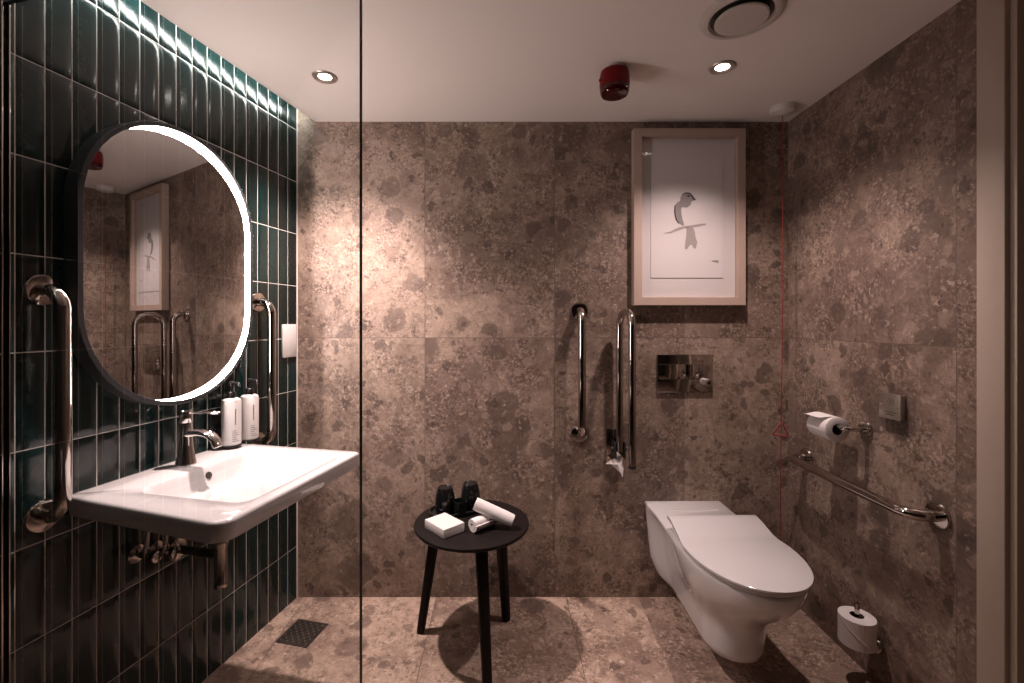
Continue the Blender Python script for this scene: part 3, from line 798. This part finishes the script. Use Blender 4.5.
lv = [(0.100, 0.098, 0.083, 0.092, 0.535, 0.105), (0.104, 0.108, 0.091, 0.101, 0.548, 0.114), (0.125, 0.124, 0.096, 0.106, 0.556, 0.118),
      (0.190, 0.149, 0.104, 0.109, 0.560, 0.124), (0.225, 0.153, 0.109, 0.115, 0.573, 0.142), (0.260, 0.157, 0.114, 0.129, 0.600, 0.166),
      (0.300, 0.161, 0.119, 0.149, 0.643, 0.20), (0.340, 0.165, 0.127, 0.168, 0.691, 0.235), (0.380, 0.169, 0.140, 0.179, 0.725, 0.255),
      (0.410, 0.172, 0.160, 0.183, 0.740, 0.265), (0.434, 0.176, 0.174, 0.185, 0.746, 0.268), (0.441, 0.175, 0.173, 0.183, 0.744, 0.267), (0.444, 0.170, 0.168, 0.178, 0.738, 0.262)]
loft(bm, [d_loop(z, a, b, c, L, ar) for z, a, b, c, L, ar in lv], True, True)
pan = obj('pan', bm, M_ceramic, r, sharp=55)
bm = new()     # shallow dished line across the deck
for k in range(1):
    pts = [(-0.115+0.23*i/16, -0.095-0.012*math.sin(PI*i/16), 0.4435) for i in range(17)]
    add_tube(bm, pts, 0.0035, 10, 2.2, 0.6, up=(0, 0, 1))
obj('deck_ridge', bm, M_ceramic, pan)
def slab_d(z0f, z1f, hw_r, hw_n, hw, L, arc, y0, e=0.004):
    loops = []
    for (f, ins) in ((z0f, e), (z0f, 0.0), (z1f, 0.0), (z1f, e)):
        base = d_loop(0, hw_r-ins, hw_n-ins, hw-ins, L-ins, arc-ins*0.5, 14, 18, y0+0.10, 2.15, y0+ins)
        out = []
        for q in base:
            dz = 0.0015 if (ins == 0.0 and f is z0f) else (-0.0022 if ins == 0.0 else 0.0)
            out.append(Vector((q.x, q.y, f(-q.y)+dz)))
        loops.append(out)
    bm = new(); loft(bm, loops, True, True); return bm
def rise(y):
    q = max(0.0, min(1.0, (0.44-y)/0.15)); return 0.030*q*q*(3-2*q)
seat = obj('seat', slab_d(lambda y: 0.4460, lambda y: 0.4575, 0.168, 0.170, 0.182, 0.745, 0.268, 0.30), M_ceramic, r, sharp=50)
bm = slab_d(lambda y: 0.4618+rise(y)*0.75, lambda y: 0.4725+rise(y), 0.176, 0.178, 0.1885, 0.757, 0.272, 0.285)
lid = obj('lid', bm, M_ceramic, r, sharp=50)
for sx in (-0.12, 0.12):
    bm = new(); add_lathe(bm, [(0.014, -0.028), (0.015, -0.026), (0.015, 0.026), (0.014, 0.028)], axis_m((sx, -0.292, 0.462), (1, 0, 0)), 20); obj('hinge', bm, M_ceramic, r)

# ------------------------------------------------------------------ side table and what stands on it
TX, TY, TZ = -0.112, 1.815, 0.480
r = thing('side_table', 'round black three-legged wooden side table on the stone floor', 'side table', (TX, TY, 0))
bm = new(); add_lathe(bm, [(0.205, TZ-0.020), (0.222, TZ-0.016), (0.2275, TZ-0.009), (0.2275, TZ-0.003), (0.2255, TZ-0.0005), (0.223, TZ)], seg=72); obj('table_top', bm, M_black_wood, r)
bm = new()
feet = [(-0.2137, 0.053), (0.139, 0.129), (0.068, -0.228)]
tops = []
for fx, fy in feet:
    rr = math.hypot(fx, fy); tops.append((fx/rr*0.150, fy/rr*0.150))
for (tx, ty) in tops:
    a = math.atan2(ty, tx)
    add_box(bm, (tx*0.55, ty*0.55, TZ-0.036), (0.155, 0.040, 0.031), 0.003, Matrix.Rotation(a, 4, 'Z'))
obj('under_frame', bm, M_black_wood, r)
for (fx, fy), (tx, ty) in zip(feet, tops):
    a = math.atan2(fy, fx); bm = new()
    rows = []
    for q in (0, 0.04, 0.5, 0.96, 1.0):
        z = 0.0 + (TZ-0.021)*q; cx = fx+(tx-fx)*q; cy = fy+(ty-fy)*q
        w = 0.0165 + 0.0065*q; w2 = 0.0150+0.0050*q
        if q in (0, 1.0): w -= 0.002; w2 -= 0.002
        u = Vector((math.cos(a), math.sin(a), 0)); v = Vector((-math.sin(a), math.cos(a), 0))
        L = []
        for k in range(16):
            b = 2*PI*k/16; cb_, sb_ = math.cos(b), math.sin(b)
            ex = math.copysign(abs(cb_)**0.5, cb_); ey = math.copysign(abs(sb_)**0.5, sb_)
            L.append(Vector((cx, cy, z)) + u*(w2*ex) + v*(w*ey))
        rows.append(L)
    loft(bm, rows); obj('leg', bm, M_black_wood, r)

# tray and glasses
ta = math.atan2(0.048, 0.101)
r = tag(obj('tray', (lambda bm: (loft(bm, [rrect(-0.108, 0.108, -0.058, 0.058, 0.055, 0.0003), rrect(-0.113, 0.113, -0.063, 0.063, 0.06, 0.004), rrect(-0.116, 0.116, -0.066, 0.066, 0.063, 0.015),
        rrect(-0.113, 0.113, -0.063, 0.063, 0.06, 0.0165), rrect(-0.110, 0.110, -0.060, 0.060, 0.057, 0.015), rrect(-0.106, 0.106, -0.056, 0.056, 0.053, 0.005)], True, True), bm)[1])(new()), M_black_plastic),
        'low black oval tray under the tumblers on the side table', 'tray')
r.location = (-0.183, 1.907, TZ); r.rotation_euler = (0, 0, ta)
def tumbler_bm():
    bm = new()
    add_lathe(bm, [(0.0335, 0.0), (0.0352, 0.0), (0.0372, 0.020), (0.0372, 0.038), (0.0340, 0.064), (0.0285, 0.084), (0.0260, 0.0885), (0.0235, 0.0885), (0.0215, 0.0865), (0.004, 0.0862)], seg=40, cap0=True)
    bm.transform(Matrix.Diagonal((1.12, 1.12, 1.16, 1)))
    return bm
t1 = tag(obj('tumbler', tumbler_bm(), M_black_glass), 'upturned black tumbler behind the white soap box on the side table', 'drinking glass', 'black tumblers on the side table')
t1.location = (-0.228, 1.890, TZ+0.0055)
t2 = t1.copy(); C.objects.link(t2); t2['label'] = 'upturned black tumbler behind the rolled towels on the side table'
t2.location = (-0.126, 1.938, TZ+0.0055)
bm = new(); add_lathe(bm, [(0.024, 0.0), (0.026, 0.002), (0.028, 0.050), (0.0285, 0.056), (0.0265, 0.056), (0.0245, 0.008), (0.004, 0.007)], seg=32)
o = tag(obj('glass_jar', bm, M_grey_glass), 'low dark glass jar between the two black tumblers', 'jar'); o.location = (-0.163, 1.868, TZ+0.0055)
# soap box
bm = new(); add_box(bm, (0, 0, 0.0167), (0.124, 0.096, 0.033), 0.0012)
r = tag(obj('soap_box', bm, M_card), 'small white cardboard box at the left of the side table', 'box')
r.location = (-0.212, 1.738, TZ); r.rotation_euler = (0, 0, math.radians(-47))
bm = new(); add_box(bm, (0, 0, 0.0335), (0.1215, 0.0935, 0.0005)); add_box(bm, (0.0622, 0.0, 0.0165), (0.0006, 0.088, 0.0008)); obj('lid_flap', bm, M_card, r, smooth=False)
# rolled towels
def towel(length, turns, r0, pitch, thick, ph):
    bm = new(); n = int(turns*26)
    outer, inner = [], []
    for i in range(n+1):
        a = 2*PI*turns*i/n; rr = r0 + pitch*a/(2*PI)
        rr += 0.0007*math.sin(3.1*a+ph)
        outer.append((rr*math.cos(a+ph), rr*math.sin(a+ph))); inner.append(((rr-thick)*math.cos(a+ph), (rr-thick)*math.sin(a+ph)))
    sec = outer + inner[::-1]
    nl = 22; loops = []
    for k in range(nl+1):
        q = k/nl; y = (q-0.5)*length
        soft = 1.0 - 0.06*(abs(2*q-1)**6)
        L = []
        for (x, z) in sec:
            j = noise.noise(Vector((x*120, y*60, z*120+ph)))*0.0016
            tw = 0.0035*math.hypot(x, z)/0.026*math.sin(9*math.atan2(z, x)+q*2)*0.12
            L.append(Vector((x*soft*(1+j*20), y + (0.0016*noise.noise(Vector((x*90, ph, z*90))) if k in (0, nl) else 0), z*soft*(1+j*20)+tw*0.1)))
        loops.append(L)
    loft(bm, loops, True, True)
    return bm
s_ = obj('rolled_towel', towel(0.105, 2.4, 0.0088, 0.0084, 0.0064, 3.9), M_towel, sharp=60)
tag(s_, 'short rolled white towel beside the soap box, underneath the longer one', 'towel', 'rolled white towels')
s_.location = (-0.066, 1.748, TZ+0.0285); s_.rotation_euler = (0, 0, math.radians(-47))
b_ = obj('rolled_towel', towel(0.158, 2.4, 0.0088, 0.0080, 0.0066, 2.2), M_towel, sharp=60)
tag(b_, 'longer rolled white towel leaning across the shorter one', 'towel', 'rolled white towels')
pa, pb = Vector((-0.092, 1.765, TZ+0.0895)), Vector((0.046, 1.748, TZ+0.0325))
b_.location = (pa+pb)/2; b_.rotation_euler = Vector((0, 1, 0)).rotation_difference((pa-pb).normalized()).to_euler()

# ------------------------------------------------------------------ floor drain
r = thing('floor_drain', 'square perforated dark steel floor drain near the tiled wall', 'drain', (-0.808, 1.862, 0.0), LW_ROT)
bm = new()
outer = [Vector((x*0.072, y*0.072, 0.0005)) for x, y in ((-1,-1),(1,-1),(1,1),(-1,1))]
loft(bm, [outer, [p+Vector((0, 0, 0.0025)) for p in outer], [Vector((p.x*0.9, p.y*0.9, 0.003)) for p in outer], [Vector((p.x*0.89, p.y*0.89, 0.0015)) for p in outer]], True, True)
obj('drain_frame', bm, M_drain, r, smooth=False)
bm = new(); n = 9
for i in range(n+1):
    v = -0.063 + 0.126*i/n
    add_box(bm, (v, 0, 0.0024), (0.0060, 0.126, 0.0016)); add_box(bm, (0, v, 0.0025), (0.126, 0.0060, 0.0016))
obj('grate', bm, M_drain, r, smooth=False)
bm = new()
for i in range(n):
    for k in range(n):
        if (i+k) % 2 == 0: add_lathe(bm, [(0.0030, 0.0030), (0.0026, 0.0042)], Matrix.Translation((-0.056+0.014*i, -0.056+0.014*k, 0)), 8)
obj('grate_stud', bm, M_steel, r, smooth=False)
